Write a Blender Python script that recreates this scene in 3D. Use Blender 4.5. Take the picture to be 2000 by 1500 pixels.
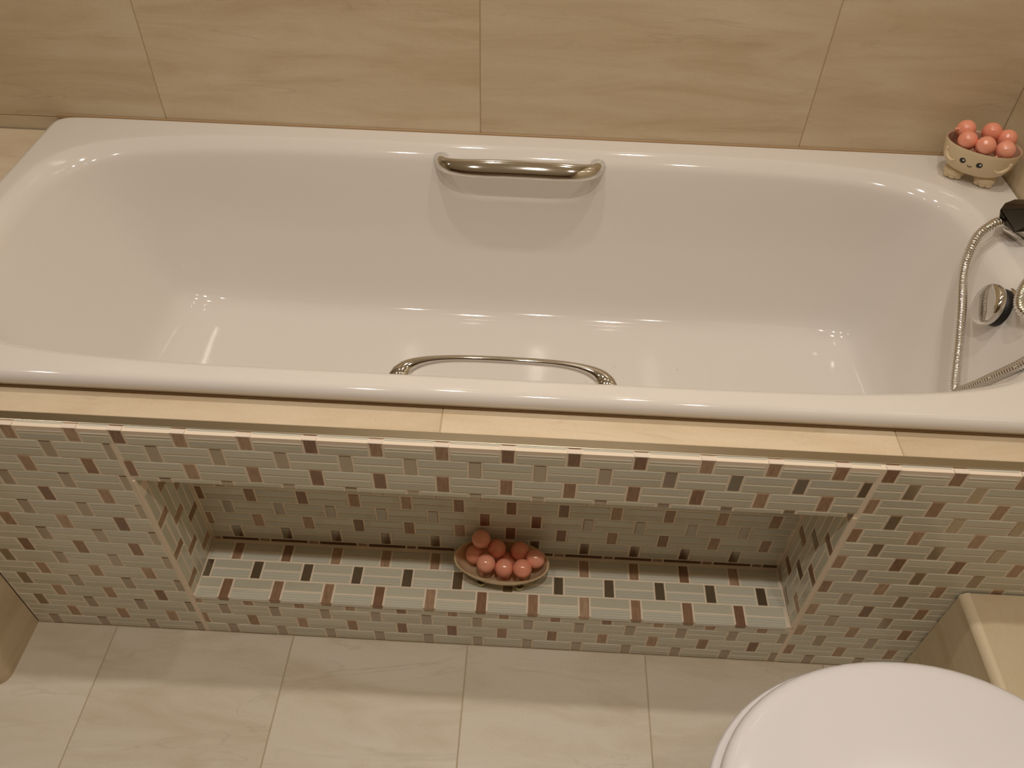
import bpy, bmesh, math, random
from mathutils import Vector, Matrix
random.seed(7)

# ------------------------------------------------------------------ clear, camera, world, lights, exposure
for o in list(bpy.data.objects):
    bpy.data.objects.remove(o, do_unlink=True)
S = bpy.context.scene
COL = S.collection

def cam_matrix(loc, p, y, r):
    cy, sy, cp, sp = math.cos(y), math.sin(y), math.cos(p), math.sin(p)
    f = Vector((sy*cp, cy*cp, -sp)); right = Vector((cy, -sy, 0)); up = right.cross(f)
    cr, sr = math.cos(r), math.sin(r)
    r2 = cr*right + sr*up; u2 = -sr*right + cr*up
    m = Matrix((r2, u2, -f)).transposed().to_4x4()
    m.translation = Vector(loc)
    return m
cd = bpy.data.cameras.new('camera'); cam = bpy.data.objects.new('camera', cd); COL.objects.link(cam)
cd.sensor_width = 36.0; cd.lens = 1582.3347/2000*36.0
cam.matrix_world = cam_matrix((0.92415, -0.66483, 1.34237), math.radians(45.67086), math.radians(-1.29032), math.radians(1.91494))
S.camera = cam

w = bpy.data.worlds.new('world'); S.world = w; w.use_nodes = True
w.node_tree.nodes['Background'].inputs[0].default_value = (1.0, 0.86, 0.70, 1)
w.node_tree.nodes['Background'].inputs[1].default_value = 0.05
S.view_settings.view_transform = 'Standard'; S.view_settings.look = 'None'
S.view_settings.exposure = 0.0; S.view_settings.gamma = 1.0
S.view_settings.use_curve_mapping = False

CEIL = 2.40
LAMPS = [(0.66, 0.34, 1.0), (1.31, 0.34, 0.95), (0.98, -0.52, 1.75), (0.34, -0.54, 0.75), (-0.82, -0.20, 0.6), (1.55, -0.54, 0.5)]
LAMP_W = 3.5
LAMP_COL = (1.0, 0.91, 0.80)
for i, (x, y, k_) in enumerate(LAMPS):
    ld = bpy.data.lights.new('downlight_lamp', 'AREA'); ld.shape = 'DISK'; ld.size = 0.055
    ld.energy = LAMP_W*k_; ld.color = LAMP_COL; ld.spread = math.radians(150)
    lo = bpy.data.objects.new('downlight_lamp', ld); COL.objects.link(lo); lo.location = (x, y, CEIL-0.012)

# ------------------------------------------------------------------ measurements (metres)
D, ZR, H = 0.7478, 0.5720, 0.5400
L = 1.7775
YF = 0.0600
NX0, NX1, NZ0, NZ1, ND = 0.3915, 1.3806, 0.1218, 0.4326, 0.1110
XL, YFRONT = -1.60, -1.75
PANEL_X0 = 0.084

# ------------------------------------------------------------------ helpers
def lin(c):
    c /= 255.0
    return c/12.92 if c <= 0.04045 else ((c+0.055)/1.055)**2.4
def rgb(r, g, b): return (lin(r), lin(g), lin(b), 1.0)

def tag(o, label=None, cat=None, group=None, kind=None):
    if label: o['label'] = label
    if cat: o['category'] = cat
    if group: o['group'] = group
    if kind: o['kind'] = kind
    return o
def empty(name, loc=(0, 0, 0), rot=(0, 0, 0)):
    o = bpy.data.objects.new(name, None); COL.objects.link(o)
    o.location = loc; o.rotation_euler = rot; o.empty_display_size = 0.05
    return o
def link(name, mesh, mat=None, parent=None, loc=None, rot=None):
    o = bpy.data.objects.new(name, mesh); COL.objects.link(o)
    if mat and not mesh.materials: mesh.materials.append(mat)
    if parent: o.parent = parent
    if loc is not None: o.location = loc
    if rot is not None: o.rotation_euler = rot
    return o
def meshdata(name, verts, faces, smooth=False):
    m = bpy.data.meshes.new(name); m.from_pydata([tuple(v) for v in verts], [], faces); m.update()
    bm = bmesh.new(); bm.from_mesh(m); bmesh.ops.recalc_face_normals(bm, faces=bm.faces[:]); bm.to_mesh(m); bm.free()
    if smooth:
        for p in m.polygons: p.use_smooth = True
    return m
def add_box(bm, x0, y0, z0, x1, y1, z1, bev=0.0, seg=1):
    r = bmesh.ops.create_cube(bm, size=1.0)
    vs = r['verts']
    for v in vs:
        v.co = Vector((x0+(v.co.x+.5)*(x1-x0), y0+(v.co.y+.5)*(y1-y0), z0+(v.co.z+.5)*(z1-z0)))
    if bev > 0:
        es = list({e for v in vs for e in v.link_edges})
        bmesh.ops.bevel(bm, geom=es, offset=bev, segments=seg, profile=0.5, affect='EDGES')
def bm_mesh(name, bm, smooth=False):
    m = bpy.data.meshes.new(name); bm.to_mesh(m); bm.free()
    if smooth:
        for p in m.polygons: p.use_smooth = True
    return m
def box(name, x0, y0, z0, x1, y1, z1, mat, parent=None, bev=0.0, seg=1):
    bm = bmesh.new(); add_box(bm, x0, y0, z0, x1, y1, z1, bev, seg)
    return link(name, bm_mesh(name, bm), mat, parent)
def loft(loops, closed_u=True, cap0=False, cap1=False):
    n = len(loops[0]); V = [p for l in loops for p in l]; F = []
    for i in range(len(loops)-1):
        for j in range(n if closed_u else n-1):
            k = (j+1) % n
            F.append((i*n+j, i*n+k, (i+1)*n+k, (i+1)*n+j))
    if cap0: F.append(tuple(range(n-1, -1, -1)))
    if cap1: F.append(tuple((len(loops)-1)*n+j for j in range(n)))
    return V, F
def catmull(P, sub):
    out = []
    P = [Vector(p) for p in P]
    for i in range(len(P)-1):
        p0 = P[max(i-1, 0)]; p1 = P[i]; p2 = P[i+1]; p3 = P[min(i+2, len(P)-1)]
        for s in range(sub):
            t = s/sub
            out.append(0.5*((2*p1)+(p2-p0)*t+(2*p0-5*p1+4*p2-p3)*t*t+(3*p1-p0-3*p2+p3)*t**3))
    out.append(P[-1]); return out
def tube(path, radii, seg=12, up=Vector((0, 0, 1)), flat=None):
    """sweep; radii list of r or (rw, rt)"""
    loops = []
    N = len(path); prev = None
    for i, p in enumerate(path):
        t = (path[min(i+1, N-1)]-path[max(i-1, 0)]).normalized()
        if prev is None:
            a = up - t*up.dot(t); a.normalize()
        else:
            a = prev - t*prev.dot(t); a.normalize()
        prev = a; b = t.cross(a)
        r = radii[i]; ra, rb = r if isinstance(r, tuple) else (r, r)
        loops.append([p + a*ra*math.cos(2*math.pi*k/seg) + b*rb*math.sin(2*math.pi*k/seg) for k in range(seg)])
    return loft(loops, cap0=True, cap1=True)
def sphere_mesh(name, r, seg=24, rings=14, sx=1, sy=1, sz=1):
    bm = bmesh.new(); bmesh.ops.create_uvsphere(bm, u_segments=seg, v_segments=rings, radius=r)
    for v in bm.verts: v.co = Vector((v.co.x*sx, v.co.y*sy, v.co.z*sz))
    return bm_mesh(name, bm, True)

# ------------------------------------------------------------------ materials
def mat(name):
    m = bpy.data.materials.new(name); m.use_nodes = True
    return m, m.node_tree, m.node_tree.nodes['Principled BSDF']
def N(nt, t, **kw):
    n = nt.nodes.new(t)
    for k, v in kw.items(): setattr(n, k, v)
    return n
def plain(name, col, rough=0.4, metal=0.0, spec=0.5, coat=0.0):
    m, nt, b = mat(name)
    b.inputs['Base Color'].default_value = col; b.inputs['Roughness'].default_value = rough
    b.inputs['Metallic'].default_value = metal; b.inputs['Specular IOR Level'].default_value = spec
    b.inputs['Coat Weight'].default_value = coat; b.inputs['Coat Roughness'].default_value = 0.03
    return m
def ramp(nt, stops):
    r = N(nt, 'ShaderNodeValToRGB'); e = r.color_ramp.elements
    while len(e) > 1: e.remove(e[-1])
    e[0].position = stops[0][0]; e[0].color = stops[0][1]
    for p, c in stops[1:]:
        x = e.new(p); x.color = c
    return r
def travertine(name, base, dark, pale, scale=(1.3, 1.3, 9.0), rough=0.28, vary=0.06):
    """beige stone tile: stretched cloudy bands, a few thin darker veins, small pits; each tile offset"""
    m, nt, b = mat(name); L_ = nt.links.new
    g = N(nt, 'ShaderNodeNewGeometry'); oi = N(nt, 'ShaderNodeObjectInfo')
    mul = N(nt, 'ShaderNodeVectorMath', operation='MULTIPLY'); mul.inputs[1].default_value = scale
    L_(g.outputs['Position'], mul.inputs[0])
    off = N(nt, 'ShaderNodeVectorMath', operation='SCALE'); off.inputs['Scale'].default_value = 37.0
    cmb = N(nt, 'ShaderNodeCombineXYZ')
    for k in range(3): L_(oi.outputs['Random'], cmb.inputs[k])
    L_(cmb.outputs[0], off.inputs[0])
    add = N(nt, 'ShaderNodeVectorMath', operation='ADD'); L_(mul.outputs[0], add.inputs[0]); L_(off.outputs[0], add.inputs[1])
    n1 = N(nt, 'ShaderNodeTexNoise'); n1.inputs['Scale'].default_value = 2.2; n1.inputs['Detail'].default_value = 7; n1.inputs['Roughness'].default_value = .62
    n1.inputs['Distortion'].default_value = 0.6
    L_(add.outputs[0], n1.inputs['Vector'])
    r1 = ramp(nt, [(.30, dark), (.50, base), (.72, pale)]); L_(n1.outputs['Fac'], r1.inputs[0])
    # thin veins
    n2 = N(nt, 'ShaderNodeTexNoise'); n2.inputs['Scale'].default_value = 1.5; n2.inputs['Detail'].default_value = 4; n2.inputs['Distortion'].default_value = 1.2
    L_(add.outputs[0], n2.inputs['Vector'])
    r2 = ramp(nt, [(.488, (0, 0, 0, 1)), (.50, (1, 1, 1, 1)), (.512, (0, 0, 0, 1))]); L_(n2.outputs['Fac'], r2.inputs[0])
    n3 = N(nt, 'ShaderNodeTexNoise'); n3.inputs['Scale'].default_value = 3.0; L_(add.outputs[0], n3.inputs['Vector'])
    r3 = ramp(nt, [(.50, (0, 0, 0, 1)), (.62, (1, 1, 1, 1))]); L_(n3.outputs['Fac'], r3.inputs[0])
    vm = N(nt, 'ShaderNodeMath', operation='MULTIPLY'); L_(r2.outputs[0], vm.inputs[0]); L_(r3.outputs[0], vm.inputs[1])
    vm2 = N(nt, 'ShaderNodeMath', operation='MULTIPLY'); L_(vm.outputs[0], vm2.inputs[0]); vm2.inputs[1].default_value = .24
    mx = N(nt, 'ShaderNodeMix', data_type='RGBA'); L_(vm2.outputs[0], mx.inputs['Factor']); L_(r1.outputs[0], mx.inputs[6])
    mx.inputs[7].default_value = tuple(c*.62 for c in dark[:3])+(1,)
    # fine grain
    n4 = N(nt, 'ShaderNodeTexNoise'); n4.inputs['Scale'].default_value = 260; n4.inputs['Detail'].default_value = 2
    L_(g.outputs['Position'], n4.inputs['Vector'])
    hs = N(nt, 'ShaderNodeHueSaturation'); L_(mx.outputs[2], hs.inputs['Color'])
    mr = N(nt, 'ShaderNodeMapRange'); L_(n4.outputs['Fac'], mr.inputs[0]); mr.inputs[3].default_value = .95; mr.inputs[4].default_value = 1.05
    mr2 = N(nt, 'ShaderNodeMapRange'); L_(oi.outputs['Random'], mr2.inputs[0]); mr2.inputs[3].default_value = 1-vary; mr2.inputs[4].default_value = 1+vary
    mm = N(nt, 'ShaderNodeMath', operation='MULTIPLY'); L_(mr.outputs[0], mm.inputs[0]); L_(mr2.outputs[0], mm.inputs[1])
    L_(mm.outputs[0], hs.inputs['Value']); L_(hs.outputs[0], b.inputs['Base Color'])
    b.inputs['Roughness'].default_value = rough
    bp = N(nt, 'ShaderNodeBump'); bp.inputs['Strength'].default_value = .05; bp.inputs['Distance'].default_value = .001
    L_(n1.outputs['Fac'], bp.inputs['Height']); L_(bp.outputs[0], b.inputs['Normal'])
    return m
def glass_tile(name, col, stripe, amount, rough=0.12):
    """back-painted glass strip with fine printed lines along its length (object x)"""
    m, nt, b = mat(name); L_ = nt.links.new
    tc = N(nt, 'ShaderNodeTexCoord'); oi = N(nt, 'ShaderNodeObjectInfo')
    sep = N(nt, 'ShaderNodeSeparateXYZ'); L_(tc.outputs['Object'], sep.inputs[0])
    ml = N(nt, 'ShaderNodeMath', operation='MULTIPLY'); L_(sep.outputs['Y'], ml.inputs[0]); ml.inputs[1].default_value = 2*math.pi/0.0046
    sn = N(nt, 'ShaderNodeMath', operation='SINE'); L_(ml.outputs[0], sn.inputs[0])
    mr = N(nt, 'ShaderNodeMapRange'); L_(sn.outputs[0], mr.inputs[0]); mr.inputs[1].default_value = .15; mr.inputs[2].default_value = .9
    mr.inputs[3].default_value = 0; mr.inputs[4].default_value = amount
    mx = N(nt, 'ShaderNodeMix', data_type='RGBA'); L_(mr.outputs[0], mx.inputs['Factor']); mx.inputs[6].default_value = col; mx.inputs[7].default_value = stripe
    hs = N(nt, 'ShaderNodeHueSaturation'); L_(mx.outputs[2], hs.inputs['Color'])
    v = N(nt, 'ShaderNodeMapRange'); L_(oi.outputs['Random'], v.inputs[0]); v.inputs[3].default_value = .93; v.inputs[4].default_value = 1.07
    L_(v.outputs[0], hs.inputs['Value']); L_(hs.outputs[0], b.inputs['Base Color'])
    b.inputs['Roughness'].default_value = rough; b.inputs['Specular IOR Level'].default_value = .55
    return m
def stone_piece(name, ca, cb, cc):
    """marble chip, grained across its short side, a different tone for each chip"""
    m, nt, b = mat(name); L_ = nt.links.new
    tc = N(nt, 'ShaderNodeTexCoord'); oi = N(nt, 'ShaderNodeObjectInfo')
    mul = N(nt, 'ShaderNodeVectorMath', operation='MULTIPLY'); mul.inputs[1].default_value = (420, 60, 60); L_(tc.outputs['Object'], mul.inputs[0])
    sc = N(nt, 'ShaderNodeMath', operation='MULTIPLY'); L_(oi.outputs['Random'], sc.inputs[0]); sc.inputs[1].default_value = 90
    add = N(nt, 'ShaderNodeVectorMath', operation='ADD'); L_(mul.outputs[0], add.inputs[0]); L_(sc.outputs[0], add.inputs[1])
    n = N(nt, 'ShaderNodeTexNoise'); n.inputs['Scale'].default_value = 1.0; n.inputs['Detail'].default_value = 3; L_(add.outputs[0], n.inputs['Vector'])
    r = ramp(nt, [(0, ca), (.45, cb), (1, cc)]); L_(oi.outputs['Random'], r.inputs[0])
    hs = N(nt, 'ShaderNodeHueSaturation'); L_(r.outputs[0], hs.inputs['Color'])
    v = N(nt, 'ShaderNodeMapRange'); L_(n.outputs['Fac'], v.inputs[0]); v.inputs[1].default_value = .3; v.inputs[2].default_value = .7; v.inputs[3].default_value = .8; v.inputs[4].default_value = 1.2
    L_(v.outputs[0], hs.inputs['Value']); L_(hs.outputs[0], b.inputs['Base Color']); b.inputs['Roughness'].default_value = .3
    return m

M = {}
M['wall'] = travertine('wall_travertine', rgb(210, 192, 161), rgb(196, 175, 141), rgb(218, 204, 177), rough=.25, vary=.03)
M['floor'] = travertine('floor_travertine', rgb(219, 209, 192), rgb(207, 192, 170), rgb(225, 217, 204), scale=(1.6, 7, 3), rough=.38, vary=.025)
M['ledge'] = travertine('ledge_travertine', rgb(226, 208, 180), rgb(215, 194, 162), rgb(233, 218, 194), scale=(1.6, 8, 3), rough=.22)
M['grout'] = plain('grout', rgb(246, 232, 212), .85)
M['dark_wall'] = plain('bounce_cut_brown', rgb(120, 98, 74), .6)  # unseen wall behind the camera, colour darkened to cut bounce on the panels
M['grout_cap'] = plain('pale_grout', rgb(240, 226, 212), .8)
M['wallgrout'] = plain('wall_grout', rgb(196, 174, 138), .85)
M['floorgrout'] = plain('floor_grout', rgb(196, 178, 150), .85)
M['glass_lined'] = glass_tile('glass_lined', rgb(210, 210, 194), rgb(234, 232, 222), .75)
M['glass_plain'] = glass_tile('glass_plain', rgb(210, 208, 191), rgb(210, 208, 191), 0.0, .16)
M['glass_shaded'] = plain('shaded_brown_glass', rgb(104, 80, 54), .15)  # groove shade and dark reflection put into the colour of the cut strips
M['brown'] = stone_piece('brown_marble', rgb(136, 104, 82), rgb(166, 134, 108), rgb(188, 160, 134))
M['steel'] = plain('brushed_steel', rgb(176, 168, 156), .27, 1.0)
M['enamel'] = plain('white_enamel', rgb(236, 231, 226), .07, 0, .5, .3)
M['chrome'] = plain('chrome', rgb(222, 220, 216), .06, 1.0)
M['dark_chrome'] = plain('dark_chrome', rgb(70, 66, 60), .06, 1.0)
M['alu'] = plain('satin_aluminium', rgb(186, 178, 160), .30, 1.0)
M['black'] = plain('black_rubber', rgb(26, 24, 22), .5)
M['ceramic'] = plain('white_toilet', rgb(236, 235, 240), .12, 0, .5, .2)
M['paint'] = plain('ceiling_paint', rgb(238, 232, 220), .8)
M['trim'] = plain('cream_trim', rgb(224, 208, 178), .3)
M['cream'] = plain('cream_plastic', rgb(226, 206, 170), .4)
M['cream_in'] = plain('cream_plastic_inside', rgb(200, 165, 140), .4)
M['silicone'] = plain('silicone', rgb(186, 156, 118), .6)
M['gold'] = plain('pearl_glaze', rgb(226, 200, 164), .10, .25, .6)
M['dish_foot'] = plain('pale_green_foot', rgb(206, 196, 140), .4)
M['ink'] = plain('black_print', rgb(28, 22, 18), .35)
M['white_print'] = plain('white_print', rgb(240, 236, 226), .4)
def pearl_mat():
    m, nt, b = mat('pink_pearl')
    b.inputs['Base Color'].default_value = rgb(248, 166, 138); b.inputs['Roughness'].default_value = .09; b.inputs['Specular IOR Level'].default_value = .9
    b.inputs['Subsurface Weight'].default_value = .2; b.inputs['Subsurface Radius'].default_value = (1, .45, .35); b.inputs['Subsurface Scale'].default_value = .006
    oi = N(nt, 'ShaderNodeObjectInfo'); r = ramp(nt, [(0, rgb(246, 160, 132)), (1, rgb(250, 176, 150))])
    nt.links.new(oi.outputs['Random'], r.inputs[0]); nt.links.new(r.outputs[0], b.inputs['Base Color'])
    return m
M['pearl'] = pearl_mat()
def drop_mat():
    m, nt, b = mat('water'); b.inputs['Roughness'].default_value = .02; b.inputs['Transmission Weight'].default_value = 1.0
    b.inputs['IOR'].default_value = 1.33; b.inputs['Base Color'].default_value = (1, 1, 1, 1); return m
M['water'] = drop_mat()

# ------------------------------------------------------------------ the room
GAP = 0.0018
def tile_piece(parent, x0, y0, z0, x1, y1, z1, m, name='tile', bev=.0012):
    bm = bmesh.new(); add_box(bm, x0, y0, z0, x1, y1, z1, bev)
    o = link(name, bm_mesh(name, bm), m, parent); return o

fl = box('floor', XL, YFRONT, -0.10, L+.1, 0.13, -0.0015, M['floorgrout']); tag(fl, kind='structure')
fx = [XL, -1.32, -1.01, -0.70, -0.39, -0.08, 0.225, 0.539, 0.8465, 1.158, 1.468, L]
fy = [YFRONT, -1.60, -1.00, -0.40+.0, 0.0]
fy = [YFRONT, -1.21, -0.605, 0.0]
for a, b_ in zip(fx[:-1], fx[1:]):
    for c, d_ in zip(fy[:-1], fy[1:]):
        tile_piece(fl, a+GAP/2, c+GAP/2, -.0016, b_-GAP/2, d_-GAP/2, 0.0, M['floor'], bev=.0005)

wb = box('wall_back', XL, D+.0012, -.1, L+.1, D+.1, CEIL, M['wallgrout']); tag(wb, kind='structure')
wx = [XL, -1.592, -0.990, -0.388, 0.2145, 0.8165, 1.4185, L]
wz = [H-.02, 0.567, 0.967, 1.367, 1.767, 2.167, CEIL]
for a, b_ in zip(wx[1:-1], wx[2:]):
    for c, d_ in zip(wz[:-1], wz[1:]):
        tile_piece(wb, a+.001, D, c+.001, b_-.001, D+.0014, d_-.001, M['wall'], bev=.0004)
wr = box('wall_right', L+.0012, YFRONT, -.1, L+.1, D+.1, CEIL, M['wallgrout']); tag(wr, kind='structure')
ry = [YFRONT, -1.058, -0.456, 0.146, D]
for a, b_ in zip(ry[:-1], ry[1:]):
    for c, d_ in zip([0, .26, .567, .967, 1.367, 1.767, 2.167], [.26, .567, .967, 1.367, 1.767, 2.167, CEIL]):
        tile_piece(wr, L, a+.001, c+.001, L+.0014, b_-.001, d_-.001, M['wall'], bev=.0004)
wl = box('wall_left', XL-.1, YFRONT, -.1, XL, D+.1, CEIL, M['wall']); tag(wl, kind='structure')
wf = box('wall_front', XL, YFRONT-.1, -.1, L+.1, YFRONT, CEIL, M['dark_wall']); tag(wf, kind='structure')
ce = box('ceiling', XL-.1, YFRONT-.1, CEIL, L+.1, D+.1, CEIL+.1, M['paint']); tag(ce, kind='structure')

def downlight(x, y, label):
    t = empty('ceiling_light', (x, y, CEIL)); tag(t, label, 'light', 'recessed ceiling downlights')
    prof = [(.030, -.001), (.030, -.006), (.034, -.009), (.042, -.006), (.044, 0.0)]
    loops = [[Vector((r*math.cos(a*math.pi/16), r*math.sin(a*math.pi/16), z)) for a in range(32)] for r, z in prof]
    V, F = loft(loops); link('bezel', meshdata('bezel', V, F, True), M['chrome'], t)
    bm = bmesh.new(); bmesh.ops.create_circle(bm, cap_ends=True, radius=.030, segments=24)
    bmesh.ops.translate(bm, verts=bm.verts, vec=(0, 0, -.002)); link('lens', bm_mesh('lens', bm), M['white_print'], t)
for x, y, k_ in LAMPS: downlight(x, y, 'small round chrome downlight recessed in the white ceiling')

# ------------------------------------------------------------------ mosaic panels
P = 0.0858; SW = 0.0162; G = 0.0027; TH = 0.0085
_cache = {}
def piece_mesh(kind, lu, lv, top=False):
    key = (kind, round(lu, 4), round(lv, 4), top)
    if key in _cache: return _cache[key]
    lu, lv = key[1], key[2]
    hu, hv = lu/2, lv/2; b = min(.0008, lv*.2, lu*.2)
    bt = min(.0100, lv*.8) if top else min(.0009, lv*.3)      # top strips: wide chamfer shaped to imitate light glowing inside the glass edge
    db = min(bt, .0075)
    V = [(-hu, -hv, -TH), (hu, -hv, -TH), (hu, hv, -TH), (-hu, hv, -TH),
         (-hu, -hv, -b), (hu, -hv, -b), (hu, hv, -db), (-hu, hv, -db),
         (-hu+b, -hv+b, 0), (hu-b, -hv+b, 0), (hu-b, hv-bt, 0), (-hu+b, hv-bt, 0)]
    F = [(0, 3, 2, 1), (0, 1, 5, 4), (1, 2, 6, 5), (2, 3, 7, 6), (3, 0, 4, 7),
         (4, 5, 9, 8), (5, 6, 10, 9), (6, 7, 11, 10), (7, 4, 8, 11), (8, 9, 10, 11)]
    m = meshdata(kind, V, F); _cache[key] = m; return m
NAMES = {'glass_lined': 'glass_tile', 'glass_plain': 'glass_tile', 'glass_shaded': 'glass_tile', 'brown': 'stone_tile', 'steel': 'steel_tile'}
def put_piece(parent, frame, kind, u0, u1, v0, v1, jit=True, top=False, stuff=None):
    if u1-u0 < .0035 or v1-v0 < .002: return
    O, U, V_, W = frame
    m = piece_mesh(kind, u1-u0, v1-v0, top)
    dz = random.uniform(-.00022, .00025) if jit else 0
    c = O + U*((u0+u1)/2) + V_*((v0+v1)/2) + W*dz
    rot = Matrix((U, V_, W)).transposed()
    if jit: rot = rot @ Matrix.Rotation(random.uniform(-.006, .006), 3, 'Z') @ Matrix.Rotation(random.uniform(-.006, .006), 3, 'X')
    if stuff is not None:
        stuff.append((m, kind, rot.to_4x4(), c)); return
    o = bpy.data.objects.new(NAMES[kind], m); COL.objects.link(o)
    if not m.materials: m.materials.append(M[kind])
    mw = rot.to_4x4(); mw.translation = c
    o.parent = parent; o.matrix_basis = mw
def weave_row(parent, frame, u0, u1, v0, v1, phase, chip, swap=False, extra=(), top=False, single=False, stuff=None, cut='glass_plain'):
    """one row: upright chips every P from phase, pairs of glass strips between them, clipped to u0..u1"""
    cs = []
    k = math.floor((u0-phase)/P)-1
    while phase+k*P < u1+P:
        cs.append(phase+k*P); k += 1
    cs = [c for c in cs if not any(abs(c-e) < .03 for e in extra)] + list(extra)
    cs.sort()
    for c in cs:
        a, b_ = max(c-SW/2, u0), min(c+SW/2, u1)
        if b_-a > .004:
            put_piece(parent, frame, chip, a, b_, v0, v1, stuff=stuff)
            if top: box('grout_cap', a-.0012, -.0004, v1-.0010, b_+.0012, BED+.006, v1+.0004, M['grout_cap'], parent)
    for c0, c1 in zip(cs[:-1], cs[1:]):
        a, b_ = max(c0+SW/2+G, u0), min(c1-SW/2-G, u1)
        if b_-a < .004: continue
        if single or v1-v0 < .02:
            put_piece(parent, frame, cut, a, b_, v0, v1, stuff=stuff); continue
        vm = (v0+v1)/2
        up, lo = ('glass_plain', 'glass_lined') if swap else ('glass_lined', 'glass_plain')
        put_piece(parent, frame, up, a, b_, vm+G*.4, v1, top=top, stuff=stuff)
        put_piece(parent, frame, lo, a, b_, v0, vm-G*.4, stuff=stuff)
VX, VY, VZ = Vector((1, 0, 0)), Vector((0, 1, 0)), Vector((0, 0, 1))
FRONT = (Vector((0, 0, 0)), VX, VZ, -VY)
rows = [(0.5130, H)]
zt = 0.5118
for k in range(15):
    a, b_ = zt-.0344*(k+1)+.0012, zt-.0344*k-.0012
    if b_ < .004: break
    rows.append((max(a, .0015), b_))
BED = .0007
# left section
SEAML, SEAMR = 0.3870, 1.3870
pl = tag(empty('mosaic_panel', (0, 0, 0)), 'tall narrow mosaic tiled panel left of the niche, below the bath ledge', 'panel')
box('grout_bed', PANEL_X0, BED, 0, SEAML, .022, H-.0015, M['grout'], pl)
for i, (a, b_) in enumerate(rows):
    if i == 0: weave_row(pl, FRONT, PANEL_X0+.002, SEAML-.0010, a, b_, .3365-4*P, 'brown', extra=(.3365, .2525), top=True)
    else: weave_row(pl, FRONT, PANEL_X0+.002, SEAML-.0055, a, b_, (.3795 if i % 2 else .3375)-.0006*i*.2, 'steel' if i % 2 else 'brown')
# right section
pr = tag(empty('mosaic_panel', (0, 0, 0)), 'mosaic tiled panel right of the niche, behind the low stone boxing', 'panel')
box('grout_bed', SEAMR, BED, 0, L, .022, H-.0015, M['grout'], pr)
for i, (a, b_) in enumerate(rows):
    if i == 0: weave_row(pr, FRONT, SEAMR+.003, L-.001, a, b_, 1.4000, 'brown', top=True)
    else: weave_row(pr, FRONT, SEAMR+.003, L-.001, a, b_, 1.4380 if i % 2 else 1.3965, 'steel' if i % 2 else 'brown')
# centre section around the niche
pc = tag(empty('mosaic_panel', (0, 0, 0)), 'long central mosaic tiled panel around the niche opening, below the bath ledge', 'panel')
box('grout_bed', SEAML, BED, NZ1+.0005, SEAMR, .022, H-.0015, M['grout'], pc)
box('grout_bed', SEAML, BED, 0, SEAMR, .022, NZ0-.0005, M['grout'], pc)
box('jamb_strip', SEAML, -.001, NZ0+.0005, NX0-.0002, .022, NZ1, M['grout'], pc)
box('jamb_strip', NX1+.0002, -.001, NZ0+.0005, SEAMR, .022, NZ1, M['grout'], pc)
weave_row(pc, FRONT, SEAML+.001, SEAMR-.002, rows[0][0], rows[0][1], .4780, 'brown', extra=(.3960,), top=True)
weave_row(pc, FRONT, SEAML+.003, SEAMR-.004, *rows[1], .4352, 'steel')
weave_row(pc, FRONT, SEAML+.001, SEAMR-.004, *rows[2], .4770, 'brown')
weave_row(pc, FRONT, NX0, NX1, NZ1+.0012, rows[2][0]-.0022, .4352, 'steel', single=True)
weave_row(pc, FRONT, SEAML+.003, SEAMR-.004, .0990, NZ0-TH-.0022, .4795, 'brown', single=True)
weave_row(pc, FRONT, SEAML+.003, SEAMR-.004, .0666, .0966, .4350, 'steel')
weave_row(pc, FRONT, SEAML+.003, SEAMR-.004, .0322, .0640, .4770, 'brown')
weave_row(pc, FRONT, SEAML+.003, SEAMR-.004, .0015, .0296, .4355, 'steel')
# niche lining
nf = tag(empty('display_niche', (0, 0, 0)), 'long recessed mosaic lined niche in the middle of the bath front', 'niche')
box('niche_floor_bed', NX0, .0010, NZ0-.03, NX1, ND+.012, NZ0-.0006, M['grout'], nf)
box('niche_back_bed', NX0, ND+.0007, NZ0-.0014, NX1, ND+.012, NZ1+.02, M['grout'], nf)
box('niche_side_bed', NX0-.02, .0225, NZ0-.03, NX0-.0007, ND+.012, NZ1+.02, M['grout'], nf)
box('niche_side_bed', NX1+.0007, .0225, NZ0-.03, NX1+.02, ND+.012, NZ1+.02, M['grout'], nf)
box('niche_top_bed', NX0, .0225, NZ1, NX1, ND+.001, NZ1+.02, M['grout'], nf)
FLO = (Vector((0, 0, NZ0)), VX, VY, VZ)
BCK = (Vector((0, ND, 0)), VX, VZ, -VY)
SDL = (Vector((NX0, 0, 0)), VZ, VY, VX)      # u = z, v = y
SDR = (Vector((NX1, 0, 0)), VZ, -VY, -VX)    # u = z, v = -y
weave_row(nf, FLO, NX0+.003, NX1-.003, -.0006, .0355, .4410, 'brown', swap=True)
weave_row(nf, FLO, NX0+.003, NX1-.003, .0380, .0712, .4835, 'steel', swap=True)
weave_row(nf, FLO, NX0+.003, NX1-.003, .0737, .1065, .4415, 'brown', swap=True)
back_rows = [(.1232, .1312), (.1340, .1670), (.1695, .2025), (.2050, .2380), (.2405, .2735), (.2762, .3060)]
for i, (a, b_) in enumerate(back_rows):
    weave_row(nf, BCK, NX0+.004, NX1-.004, a, b_, .4400 if i % 2 else .4835, 'steel' if i % 2 else 'brown', single=(i == 0), cut='glass_shaded')
stf = []
for i, (a, b_) in enumerate([(.3085, .3415), (.3440, .3770), (.3795, .4125), (.4150, .4320)]):
    weave_row(nf, BCK, NX0+.004, NX1-.004, a, b_, .4400 if i % 2 else .4835, 'steel' if i % 2 else 'brown', stuff=stf)
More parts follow.
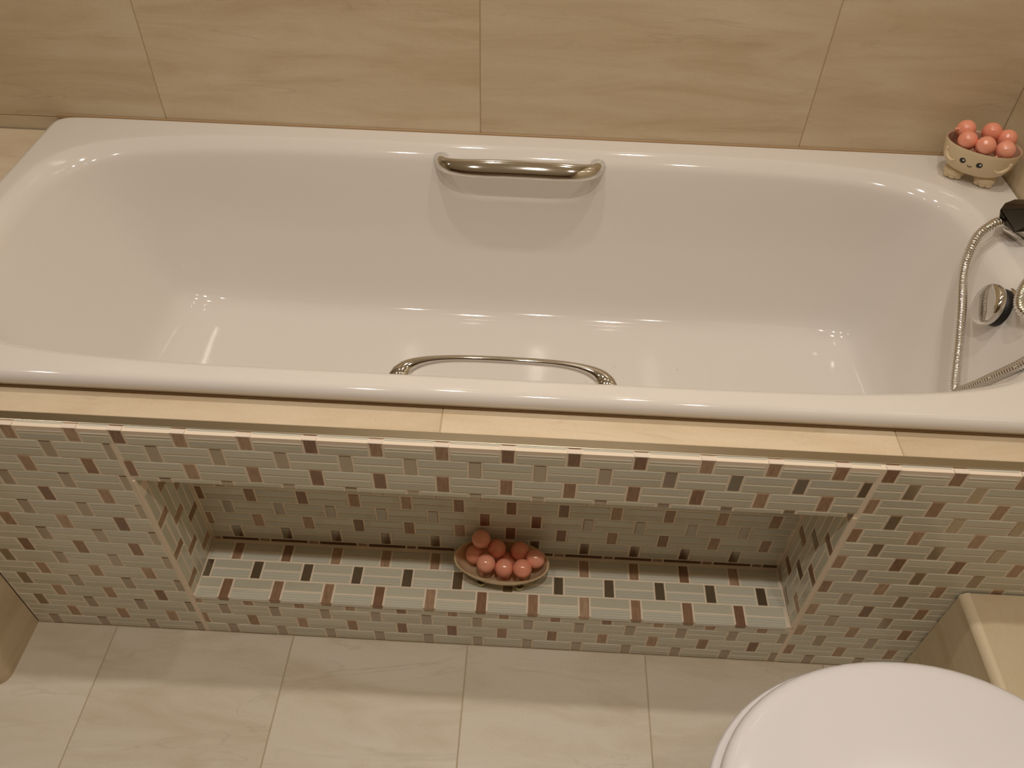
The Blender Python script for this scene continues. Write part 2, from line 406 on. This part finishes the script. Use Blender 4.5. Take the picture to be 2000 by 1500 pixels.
for fr, sg in ((SDL, 1), (SDR, -1)):
    cols = [(.0015, .0355), (.0378, .0708), (.0732, .1062)]
    for i, (a, b_) in enumerate(cols):
        v0, v1 = (a, b_) if sg > 0 else (-b_, -a)
        weave_row(nf, fr, NZ0+.001, NZ1-.001, v0, v1, .1480+(.043 if i % 2 else 0)+(.0 if sg > 0 else .02), 'steel' if (i % 2 and sg < 0) else 'brown', swap=sg < 0)
def join_stuff(name, lst, parent):
    bm = bmesh.new(); mats = []
    m = bpy.data.meshes.new(name)
    for me, kind, rot, c in lst:
        if kind not in mats: mats.append(kind); m.materials.append(M[kind])
        n0 = len(bm.faces); bm.from_mesh(me)
        bm.verts.ensure_lookup_table(); bm.faces.ensure_lookup_table()
        fs = bm.faces[n0:]; vs = {v for f in fs for v in f.verts}
        mw = rot.copy(); mw.translation = c
        bmesh.ops.transform(bm, matrix=mw, verts=list(vs))
        for f in fs: f.material_index = mats.index(kind)
    bm.to_mesh(m); bm.free()
    return tag(link(name, m, None, parent), kind='stuff')
join_stuff('upper_mosaic', stf, nf)

# ------------------------------------------------------------------ ledges, trims, boxing, pier
le = tag(empty('bath_ledge'), 'narrow polished beige stone ledge running along the front of the bath', 'ledge')
box('ledge_bed', 0.0, .0225, H-.03, L, YF+.05, H-.0012, M['wallgrout'], le)
for a, b_ in zip([0.0, .2145, .8165, 1.4185], [.2145, .8165, 1.4185, L]):
    tile_piece(le, a+.0006, .0240, H-.011, b_-.0006, YF+.03, H, M['ledge'], bev=.0006)
tr = box('trim_1', PANEL_X0, .0090, H-.012, L, .0238, H+.0004, M['alu'], None, .0012, 2); tag(tr, kind='structure')
dk = tag(empty('tiled_deck'), 'beige stone deck beside the left end of the bath', 'ledge')
box('deck_bed', XL+.001, .0, 0.0, -.004, D-.003, H-.0012, M['wallgrout'], dk)
for a, b_ in zip([XL, -.990, -.388], [-.990, -.388, -.003]):
    for c, d_ in ((0.0, .38), (.38, D-.002)):
        tile_piece(dk, a+.001, c+.001, H-.011, b_-.001, d_-.001, H, M['ledge'], bev=.0006)
# low pier at the left of the panel with a rounded outer corner
def pier():
    R_ = .022; x1, y0 = PANEL_X0, -.118
    pts = [Vector((x1, -.001, 0))]
    for k in range(9):
        a = -k/8*math.pi/2
        pts.append(Vector((x1-R_+R_*math.cos(a), y0+R_+R_*math.sin(a), 0)))
    pts += [Vector((-.30, y0, 0)), Vector((-.30, -.001, 0))]
    l0 = [p.copy() for p in pts]; l1 = [p+Vector((0, 0, H)) for p in pts]
    V, F = loft([l0, l1], cap0=True, cap1=True)
    o = link('trim_2', meshdata('trim_2', V, F), M['wall']); tag(o, kind='structure')
pier()
# pipe boxing at right
bx_x, bx_z, bx_y = 1.6000, .2610, -1.05
pb = tag(empty('pipe_boxing'), 'low beige stone boxing along the right wall behind the toilet lid', 'boxing')
box('boxing_core', bx_x+.010, bx_y+.01, 0, L, -.004, bx_z-.010, M['wallgrout'], pb)
for c, d_ in ((bx_y, -.605), (-.6045, -.0022)):
    tile_piece(pb, bx_x, c, .001, bx_x+.0115, d_, bx_z-.0125, M['wall'], bev=.0005)
    tile_piece(pb, bx_x+.0125, c, bx_z-.0115, L-.001, d_, bx_z, M['wall'], bev=.0005)
def quad_trim():
    R_ = .0125; loops = []
    for y in (bx_y, -.0022):
        l = [Vector((bx_x+.0125, y, bx_z-.0125))]
        for k in range(9):
            a = math.pi/2*k/8
            l.append(Vector((bx_x+.0120-R_*math.cos(a), y, bx_z-.0120+R_*math.sin(a))))
        loops.append(l)
    V, F = loft(loops, cap0=True, cap1=True)
    m = meshdata('edge_trim', V, F)
    link('edge_trim', m, M['trim'], pb)
quad_trim()

# ------------------------------------------------------------------ bath
bt = tag(empty('bathtub'), 'white enamel bathtub with two chrome grip handles set into the tiled surround', 'bath')
X0, X1, Y0, Y1 = 0.0, L-.0015, YF, D-.0015
aR, bR, cxR, cyR = (X1-X0)/2, (Y1-Y0)/2, (X0+X1)/2, (Y0+Y1)/2
def perimeter(n=480):
    per = [(-1, -1), (1, -1), (1, 1), (-1, 1)]; out = []
    lens = [2*aR, 2*bR, 2*aR, 2*bR]; tot = sum(lens)
    cnt = [round(n*l/tot/2)*2 for l in lens]
    for s in range(4):
        (a0, b0), (a1, b1) = per[s], per[(s+1) % 4]
        for k in range(cnt[s]):
            t = k/cnt[s]; out.append((a0+(a1-a0)*t, b0+(b1-b0)*t))
    return out
PER = perimeter()
def sloop(x0, x1, y0, y1, n, z):
    a, b, cx, cy = (x1-x0)/2, (y1-y0)/2, (x0+x1)/2, (y0+y1)/2
    o = []
    for u, v in PER:
        k = (abs(u)**n+abs(v)**n)**(-1.0/n)
        o.append(Vector((cx+a*u*k, cy+b*v*k, z)))
    return o
keys = [  # inner profile: z, x0, x1, y0, y1, n
    (.5720, .0330, 1.6990, .0905, .7050, 5.0),
    (.5715, .0370, 1.6955, .0935, .7020, 5.0),
    (.5695, .0420, 1.6910, .0975, .6985, 5.0),
    (.5650, .0485, 1.6850, .1025, .6930, 5.0),
    (.5590, .0560, 1.6780, .1080, .6865, 5.0),
    (.5510, .0640, 1.6715, .1130, .6810, 5.0),
    (.5380, .0720, 1.6670, .1165, .6775, 5.1),
    (.5000, .0890, 1.6590, .1220, .6715, 5.5),
    (.4400, .1150, 1.6480, .1290, .6645, 6.2),
    (.3800, .1410, 1.6370, .1360, .6575, 7),
    (.3200, .1690, 1.6240, .1430, .6505, 8),
    (.2750, .1940, 1.6110, .1500, .6435, 9),
    (.2520, .2180, 1.5990, .1570, .6365, 9.5),
    (.2360, .2500, 1.5870, .1670, .6265, 9),
    (.2265, .2950, 1.5700, .1820, .6115, 8),
    (.2210, .3550, 1.5480, .2040, .5900, 7),
    (.2180, .4300, 1.5150, .2350, .5590, 6),
]
ks = catmull([Vector(k[:3]+(k[3],)).to_4d() if False else Vector((k[0], k[1], k[2])) for k in keys], 3)
ks2 = catmull([Vector((k[3], k[4], k[5])) for k in keys], 3)
loops = [sloop(X0+.010, X1-.002, Y0+.0095, Y1, 60, H+.0006), sloop(X0+.0085, X1-.001, Y0+.0080, Y1, 60, H+.005),
         sloop(X0, X1, Y0, Y1, 60, ZR-.0150)]
for k in range(1, 8):
    a = math.pi/2*k/7; r_ = .014
    i_ = r_*(1-math.cos(a)); loops.append(sloop(X0+i_, X1-i_*.2, Y0+i_, Y1-i_*.3, 60-3*k, ZR-.015+.015*math.sin(a)))
loops.append(sloop(X0+.016, X1-.005, Y0+.016, Y1-.006, 38, ZR))
loops.append(sloop(.0250, 1.7060, .0850, .7110, 5.4, ZR))
for p, q in zip(ks, ks2): loops.append(sloop(p.y, p.z, q.x, q.y, q.z, p.x))
loops.append(sloop(.62, 1.35, .32, .49, 4, .2155))
loops.append(sloop(.80, 1.10, .38, .42, 3, .2145))
V, F = loft(loops, cap1=True)
link('tub', meshdata('tub', V, F, True), M['enamel'], bt)
box('sealant', X0+.004, D-.0034, ZR-.006, X1, D-.0004, ZR+.0022, M['silicone'], bt, .0008)
box('sealant', X0+.012, YF+.0065, H+.0002, X1-.004, YF+.0125, H+.0022, M['silicone'], bt, .0006)
# grip handles: a bowed blade with flared feet
def grip(yb, s, label):
    """yb = wall position, s = +1 bows towards +y"""
    xc, hx, bow = .8940, .1500, .0330
    n = 44; path = []; rad = []
    for k in range(n+1):
        t = -1+2*k/n
        e = abs(t)**7
        x = xc+hx*math.copysign(abs(t)**.92, t)*(1-.03*e)
        y = yb+s*bow*((1-abs(t)**4.2)**.66) - s*.012*(abs(t)**30)
        z = .5560+.007*(1-t*t)-.004*(abs(t)**6)
        path.append(Vector((x, y, z)))
        rad.append((.0165-.0035*abs(t)**3, .0055+.0095*abs(t)**5))
    loops = []
    wdir = Vector((0, -s*.68, .73))           # blade leans with the shoulder of the bath
    for i, p in enumerate(path):
        t = (path[min(i+1, n)]-path[max(i-1, 0)]).normalized()
        a = wdir-t*wdir.dot(t); a.normalize(); b = t.cross(a)
        ra, rb = rad[i]
        loops.append([p+a*ra*math.copysign(abs(math.cos(2*math.pi*j/24))**.8, math.cos(2*math.pi*j/24))+b*rb*math.copysign(abs(math.sin(2*math.pi*j/24))**.9, math.sin(2*math.pi*j/24)) for j in range(24)])
    V, F = loft(loops, cap0=True, cap1=True)
    o = link('grip_handle', meshdata('grip_handle', V, F, True), M['chrome'], bt); o['label'] = label
grip(.6730, -1, 'bowed chrome grip handle on the far inner side')
grip(.1080, 1, 'bowed chrome grip handle behind the near rim')
# overflow knob
def lathe(prof, seg=36):
    return [[Vector((r*math.cos(2*math.pi*k/seg), r*math.sin(2*math.pi*k/seg), z)) for k in range(seg)] for r, z in prof]
def align(dirv, loc):
    m = Vector(dirv).normalized().to_track_quat('Z', 'Y').to_matrix().to_4x4(); m.translation = Vector(loc); return m
kn_m = align((-.965, .06, .25), (1.6430, .3520, .5350))
V, F = loft(lathe([(.0001, .0035), (.020, .0032), (.030, .0020), (.0325, .0005), (.0338, -.003), (.0338, -.0085), (.0325, -.010), (.0001, -.010)]))
kn = link('overflow_knob', meshdata('overflow_knob', V, F, True), M['chrome'], bt); kn.matrix_basis = kn_m
V, F = loft(lathe([(.0305, -.0101), (.0305, -.0300), (.0001, -.0300)]), cap0=True)
kc = link('overflow_collar', meshdata('overflow_collar', V, F, True), M['black'], kn)
V, F = loft(lathe([(.034, -.026), (.035, -.028), (.034, -.033), (.0001, -.033)]), cap0=True)
link('overflow_flange', meshdata('overflow_flange', V, F, True), M['chrome'], kn)

# ------------------------------------------------------------------ mixer tap and hose
tp = tag(empty('mixer_tap', (1.738, .49, ZR)), 'faceted chrome bath mixer tap on the right rim of the bath', 'tap')
def prism(name, bottom, top, m, parent, off):
    V = [Vector(p)-off for p in bottom]+[Vector(p)-off for p in top]; n = len(bottom)
    F = [tuple(range(n-1, -1, -1)), tuple(range(n, 2*n))]+[(i, (i+1) % n, n+(i+1) % n, n+i) for i in range(n)]
    me = meshdata(name, V, F)
    bm = bmesh.new(); bm.from_mesh(me); bmesh.ops.bevel(bm, geom=bm.edges[:], offset=.0012, segments=2, affect='EDGES'); bm.to_mesh(me); bm.free()
    return link(name, me, m, parent)
OF = Vector((1.738, .49, ZR))
def hexa(cx, cy, rx, ry, z): return [(cx-rx, cy, z), (cx-rx*.5, cy-ry, z), (cx+rx*.8, cy-ry, z), (cx+rx, cy, z), (cx+rx*.8, cy+ry, z), (cx-rx*.5, cy+ry, z)]
prism('base_plate', hexa(1.7395, .500, .0335, .040, ZR+.0005), hexa(1.7395, .500, .0325, .039, ZR+.0095), M['chrome'], tp, OF)
prism('body', hexa(1.7410, .500, .028, .033, ZR+.0095), hexa(1.7400, .497, .026, .031, ZR+.030), M['chrome'], tp, OF)
# lever: two dark facets meeting in a ridge
rl, rr = (1.6720, .4800, .6260), (1.7700, .4830, .6330)
lv = [rl, (1.6900, .5040, .6250), (1.7120, .5200, .6220), (1.7690, .5230, .6220), rr, (1.7690, .4660, .6120), (1.7280, .4560, .6060), (1.6960, .4520, .6030)]
V = [Vector(p)-OF for p in lv]+[Vector((p[0]*.85+1.738*.15, p[1]*.85+.49*.15, .6000)) - OF for p in lv]
F = [(0, 4, 3, 2, 1), (0, 7, 6, 5, 4)]+[(i, (i+1) % 8, 8+(i+1) % 8, 8+i) for i in range(8)]+[tuple(range(15, 7, -1))]
me = meshdata('lever', V, F); bm = bmesh.new(); bm.from_mesh(me); bmesh.ops.bevel(bm, geom=bm.edges[:], offset=.0014, segments=2, affect='EDGES'); bm.to_mesh(me); bm.free()
link('lever', me, M['dark_chrome'], tp)['label'] = 'dark mirror-finished lever with a raised ridge'
hp = [(1.708, .492, .590), (1.690, .482, .602), (1.668, .472, .602), (1.646, .460, .581), (1.628, .420, .545), (1.613, .350, .513), (1.602, .290, .478), (1.594, .252, .456), (1.593, .236, .452), (1.598, .224, .470), (1.611, .207, .512), (1.624, .194, .548), (1.638, .187, .580), (1.660, .180, .600), (1.690, .176, .608), (1.718, .190, .604), (1.718, .225, .592), (1.688, .256, .582), (1.660, .280, .576), (1.656, .302, .579), (1.671, .330, .592), (1.710, .370, .604), (1.742, .41, .610), (1.752, .462, .612)]
path = catmull(hp, 40)
# resample evenly, then rib the tube
def resample(path, step):
    out = [path[0]]; acc = 0
    for a, b in zip(path[:-1], path[1:]):
        d = (b-a).length; s = 0
        while acc+d-s >= step:
            s += step-acc; out.append(a+(b-a)*(s/d)); acc = 0
        acc += d-s
    return out
path = resample(path, .00105)
rad = [(.0086, .0079, .0071, .0079)[i % 4] for i in range(len(path))]
V, F = tube(path, rad, 14)
hose = tag(link('shower_hose', meshdata('shower_hose', V, F, True), M['chrome']), 'ribbed chrome shower hose looping from the tap into the right end of the bath', 'hose')

# ------------------------------------------------------------------ soap dishes
def oval_loop(a, b, z, n=40, p=2.15, cx=0, cy=0):
    o = []
    for k in range(n):
        t = 2*math.pi*k/n; c, s = math.cos(t), math.sin(t)
        o.append(Vector((cx+a*math.copysign(abs(c)**(2/p), c), cy+b*math.copysign(abs(s)**(2/p), s), z)))
    return o
# 1) face dish on the rim corner
ang = math.atan2(-.061, .109)
fd = tag(empty('soap_dish', (1.7065, .6640, ZR), (0, 0, ang)), 'cream soap dish with a smiling face and two feet on the bath corner', 'soap dish')
A, B = .0625, .0430
prof_o = [(.56, .0205), (.70, .0225), (.83, .0300), (.915, .0400), (.962, .0520), (.990, .0630), (1.0, .0690), (.995, .0700)]
prof_i = [(.965, .0697), (.950, .0660), (.925, .0520), (.87, .0400), (.77, .0310), (.60, .0265), (.30, .0255), (.02, .0255)]
lo = [oval_loop(A*.02, B*.02, .0205)]+[oval_loop(A*s, B*s, z) for s, z in prof_o]
li = [oval_loop(A*s, B*s, z) for s, z in prof_o[-1:]+prof_i]
V, F = loft(lo); link('bowl', meshdata('bowl', V, F, True), M['cream'], fd)
V, F = loft(li); link('bowl_inside', meshdata('bowl_inside', V, F, True), M['cream_in'], fd)['label'] = 'pinkish shaded inner face of the bowl'
for sx in (-.0260, .0255):
    f_ = link('foot', sphere_mesh('foot', .0178, 24, 14, 1.05, 1.0, .665), M['cream'], fd, (sx, -.006, .0119))
    for k in (-1, 0, 1):
        link('toe', sphere_mesh('toe', .0070, 14, 9, 1, .8, .85), M['cream'], f_, (k*.0088, -.0112+abs(k)*.0028, -.0058))
def surf(x, zz):
    """front (-y) outer surface of the bowl at local x, height zz"""
    for (s0, z0), (s1, z1) in zip(prof_o[:-1], prof_o[1:]):
        if z0 <= zz <= z1:
            s = s0+(s1-s0)*(zz-z0)/(z1-z0); break
    u = min(abs(x)/(A*s), .999); return -B*s*(1-u**2.15)**(1/2.15)
def surf_n(x, zz):
    e = .001
    p = Vector((x, surf(x, zz), zz)); px_ = Vector((x+e, surf(x+e, zz), zz)); pz_ = Vector((x, surf(x, zz+e), zz+e))
    n = (px_-p).cross(pz_-p).normalized()
    return p, (n if n.y < 0 else -n)
def disc(name, x, zz, r, off, m, parent, sq=1.0):
    p, n = surf_n(x, zz)
    V, F = loft(lathe([(r, 0), (r*.9, .0004), (.0001, .0006)], 20))
    V = [Vector((v.x, v.y*sq, v.z)) for v in V]
    o = link(name, meshdata(name, V, F, True), m, parent); o.matrix_basis = align(n, p+n*off); return o
for ex in (-.0210, .0070):
    e = disc('eye', ex, .0485, .0052, .0001, M['ink'], fd)
    V, F = loft(lathe([(.0017, 0), (.0015, .0003), (.0001, .0004)], 14))
    gl = link('eye_glint', meshdata('eye_glint', V, F, True), M['white_print'], e, (.0014, .0014, .0005))
pts = []
for k in range(13):
    t = -1+2*k/12; x = -.0072+.0037*t; zz = .0405+.0026*t*t
    p, n = surf_n(x, zz); pts.append(p+n*.0002)
V, F = tube(pts, [.00055]*13, 8); link('mouth', meshdata('mouth', V, F, True), M['ink'], fd)
for sg in (-1, 1):
    pts = []
    for (dx, zz) in ((.0545, .0590), (.0510, .0500), (.0455, .0430), (.0390, .0405), (.0330, .0435)):
        x = sg*dx; p, n = surf_n(x if abs(x) < .052 else sg*.052, zz); pts.append(p+n*.0006)
    pts = catmull(pts, 4)
    V, F = tube(pts, [.0012+.0022*math.sin(math.pi*min(1, .15+.85*k/(len(pts)-1))) for k in range(len(pts))], 10)
    link('arm', meshdata('arm', V, F, True), M['cream'], fd)
# 2) glazed oval dish in the niche
gd = tag(empty('soap_dish', (.9000, .0696, NZ0), (0, 0, math.atan2(-.010, .158))), 'shiny pearly oval soap dish on small pale feet inside the niche', 'soap dish')
A2, B2 = .0800, .0410
po = [(.45, .0075), (.62, .0105), (.78, .0190), (.90, .0315), (.97, .0400), (1.0, .0440), (1.0, .0462)]
pi_ = [(.965, .0466), (.945, .0440), (.88, .0330), (.76, .0215), (.60, .0140), (.40, .0105), (.02, .0098)]
V, F = loft([oval_loop(A2*.02, B2*.02, .0075, 48)]+[oval_loop(A2*s, B2*s, z, 48) for s, z in po])
link('bowl', meshdata('bowl', V, F, True), M['gold'], gd)
V, F = loft([oval_loop(A2*s, B2*s, z, 48) for s, z in po[-1:]+pi_])
link('bowl_inside', meshdata('bowl_inside', V, F, True), M['gold'], gd)
for fx_, fy_ in ((-.0310, -.0225), (.0330, -.0225), (-.0310, .0240), (.0330, .0240)):
    V, F = loft(lathe([(.0001, 0), (.0045, .0004), (.0060, .003), (.0070, .0095), (.0076, .0132)], 18))
    link('foot', meshdata('foot', V, F, True), M['dish_foot'], gd, (fx_, fy_, 0))['label'] = 'pale yellow-green foot'

def pearl_proto(r):
    bm = bmesh.new(); bmesh.ops.create_uvsphere(bm, u_segments=28, v_segments=18, radius=r)
    body = bm_mesh('bath_pearl', bm, True)
    V, F = loft(lathe([(.0001, .0075), (.0022, .0070), (.0029, .0055), (.0021, .0030), (.0024, .0010), (.0040, -.0012)], 14))
    nub = meshdata('nub', V, F, True)
    return body, nub
def pearls(r, pts, labels, group):
    body, nub = pearl_proto(r)
    proto = nproto = None
    for (p, ax), lb in zip(pts, labels):
        if proto is None:
            o = proto = link('bath_pearl', body, M['pearl']); nb = nproto = link('nub', nub, M['pearl'], o, (0, 0, r-.0004))
        else:
            o = proto.copy(); COL.objects.link(o)
            nb = nproto.copy(); nb.parent = o; COL.objects.link(nb)
        m = align(ax, p); o.matrix_world = m
        tag(o, lb, 'bath pearl', group)
NICHE = [((0.8640, 0.0940, 0.1915), (-.3, .8, -.3)), ((0.8542, 0.0829, 0.1613), (.8, .2, .4)), ((0.8745, 0.0608, 0.1700), (-.3, -.4, -.8)),
         ((0.8907, 0.0878, 0.1739), (.1, -.3, -.9)), ((0.9076, 0.0800, 0.1500), (-.2, .3, -.9)), ((0.9051, 0.0579, 0.1637), (.3, -.2, -.9)),
         ((0.9303, 0.0868, 0.1725), (-.4, .2, -.9)), ((0.9352, 0.0537, 0.1715), (.2, -.3, -.9)), ((0.9562, 0.0725, 0.1735), (.6, .1, -.7))]
pearls(.0158, NICHE, [
    'pink ball at the far left back of the niche dish, highest of its pile', 'pink ball at the left end of the niche dish, below the topmost ball',
    'pink ball at the left front of the niche dish', 'pink ball left of centre in the back row of the niche dish',
    'half hidden pink ball deep in the middle of the niche dish', 'pink ball in the middle of the front row of the niche dish',
    'pink ball right of centre in the back row of the niche dish', 'pink ball at the right of the front row of the niche dish',
    'pink ball at the right end of the niche dish'], 'pink balls in the niche dish')
RIM = [((1.6790, 0.6912, 0.6528), (-.7, -.2, .1)), ((1.6725, 0.6592, 0.6485), (.8, -.4, -.5)), ((1.719, 0.6801, 0.6555), (.2, .3, -.8)),
       ((1.7080, 0.6640, 0.6142), (.1, .2, -.9)), ((1.6961, 0.6399, 0.65), (.2, -.3, -.9)), ((1.7428, 0.6672, 0.6505), (.4, .3, -.8)), ((1.7300, 0.6355, 0.6455), (-.75, -.35, -.55))]
pearls(.0162, RIM, [
    'pink ball at the back left of the smiling face dish', 'pink ball at the front left of the smiling face dish',
    'pink ball at the back centre of the smiling face dish', 'mostly hidden pink ball beneath the others in the smiling face dish',
    'pink ball in the front centre of the smiling face dish', 'pink ball at the back right of the smiling face dish',
    'pink ball at the front right of the smiling face dish'], 'pink balls in the smiling face dish')

# ------------------------------------------------------------------ toilet
to = tag(empty('toilet', (1.385, -.391, 0)), 'white toilet with closed rounded lid in the near right corner', 'toilet')
def egg(af, ab, b, z, n=72, flat=None):
    o = []
    for k in range(n):
        t = 2*math.pi*k/n; c, s = math.cos(t), math.sin(t)
        x = (ab if c > 0 else af)*math.copysign(abs(c)**.95, c)
        if flat is not None: x = min(x, flat)
        o.append(Vector((x, b*math.copysign(abs(s)**.96, s), z)))
    return o
FL = .168
V, F = loft([egg(.2345, .210, .1835, .4195, flat=FL), egg(.2365, .211, .1855, .4215, flat=FL), egg(.2370, .211, .1860, .4280, flat=FL), egg(.2350, .210, .1840, .4335, flat=FL),
             egg(.2300, .206, .1790, .4372, flat=FL-.002), egg(.2220, .200, .1715, .4390, flat=FL-.006), egg(.205, .185, .156, .4402, flat=FL-.02), egg(.15, .14, .10, .4412), egg(.03, .03, .02, .4415)], cap0=True, cap1=True)
link('lid', meshdata('lid', V, F, True), M['ceramic'], to)
V, F = loft([egg(.2400, .207, .1850, .4010, flat=FL), egg(.2460, .211, .1905, .4040, flat=FL), egg(.2465, .211, .1910, .4120, flat=FL), egg(.2430, .209, .1875, .4165, flat=FL), egg(.20, .18, .13, .4170, flat=.12)], cap0=True, cap1=True)
link('seat', meshdata('seat', V, F, True), M['ceramic'], to)
V, F = loft([egg(.150, .20, .105, .0), egg(.150, .20, .105, .03), egg(.140, .20, .095, .12), egg(.165, .20, .115, .24), egg(.215, .205, .155, .33), egg(.243, .21, .176, .38), egg(.246, .21, .179, .396), egg(.238, .21, .170, .4005)], cap0=True, cap1=True)
link('bowl', meshdata('bowl', V, F, True), M['ceramic'], to)
for s in (-.075, .075):
    V, F = loft(lathe([(.0001, .418), (.016, .418), (.018, .416), (.018, .399), (.0001, .399)][::-1], 24)); link('hinge', meshdata('hinge', V, F, True), M['chrome'], to, (.188, s, 0))

# ------------------------------------------------------------------ water drops in the bath
bm = bmesh.new()
def drop(x, y, z, r):
    g0 = len(bm.verts)
    bmesh.ops.create_uvsphere(bm, u_segments=10, v_segments=6, radius=r, matrix=Matrix.Translation((x, y, z)) @ Matrix.Diagonal((1, 1, .6, 1)))
for k in range(8):
    drop(.98+.062*k+random.uniform(-.004, .004), .50-.012*random.random(), .2155, random.uniform(.0013, .0022))
    drop(.99+.058*k+random.uniform(-.006, .006), .455-.012*random.random(), .2150, random.uniform(.0012, .0020))
for k in range(16): drop(random.uniform(.95, 1.40), random.uniform(.36, .53), .2146, random.uniform(.0008, .0017))
tag(link('water_drops', bm_mesh('water_drops', bm, True), M['water']), 'clear water drops scattered on the bottom of the white bath', 'water', kind='stuff')
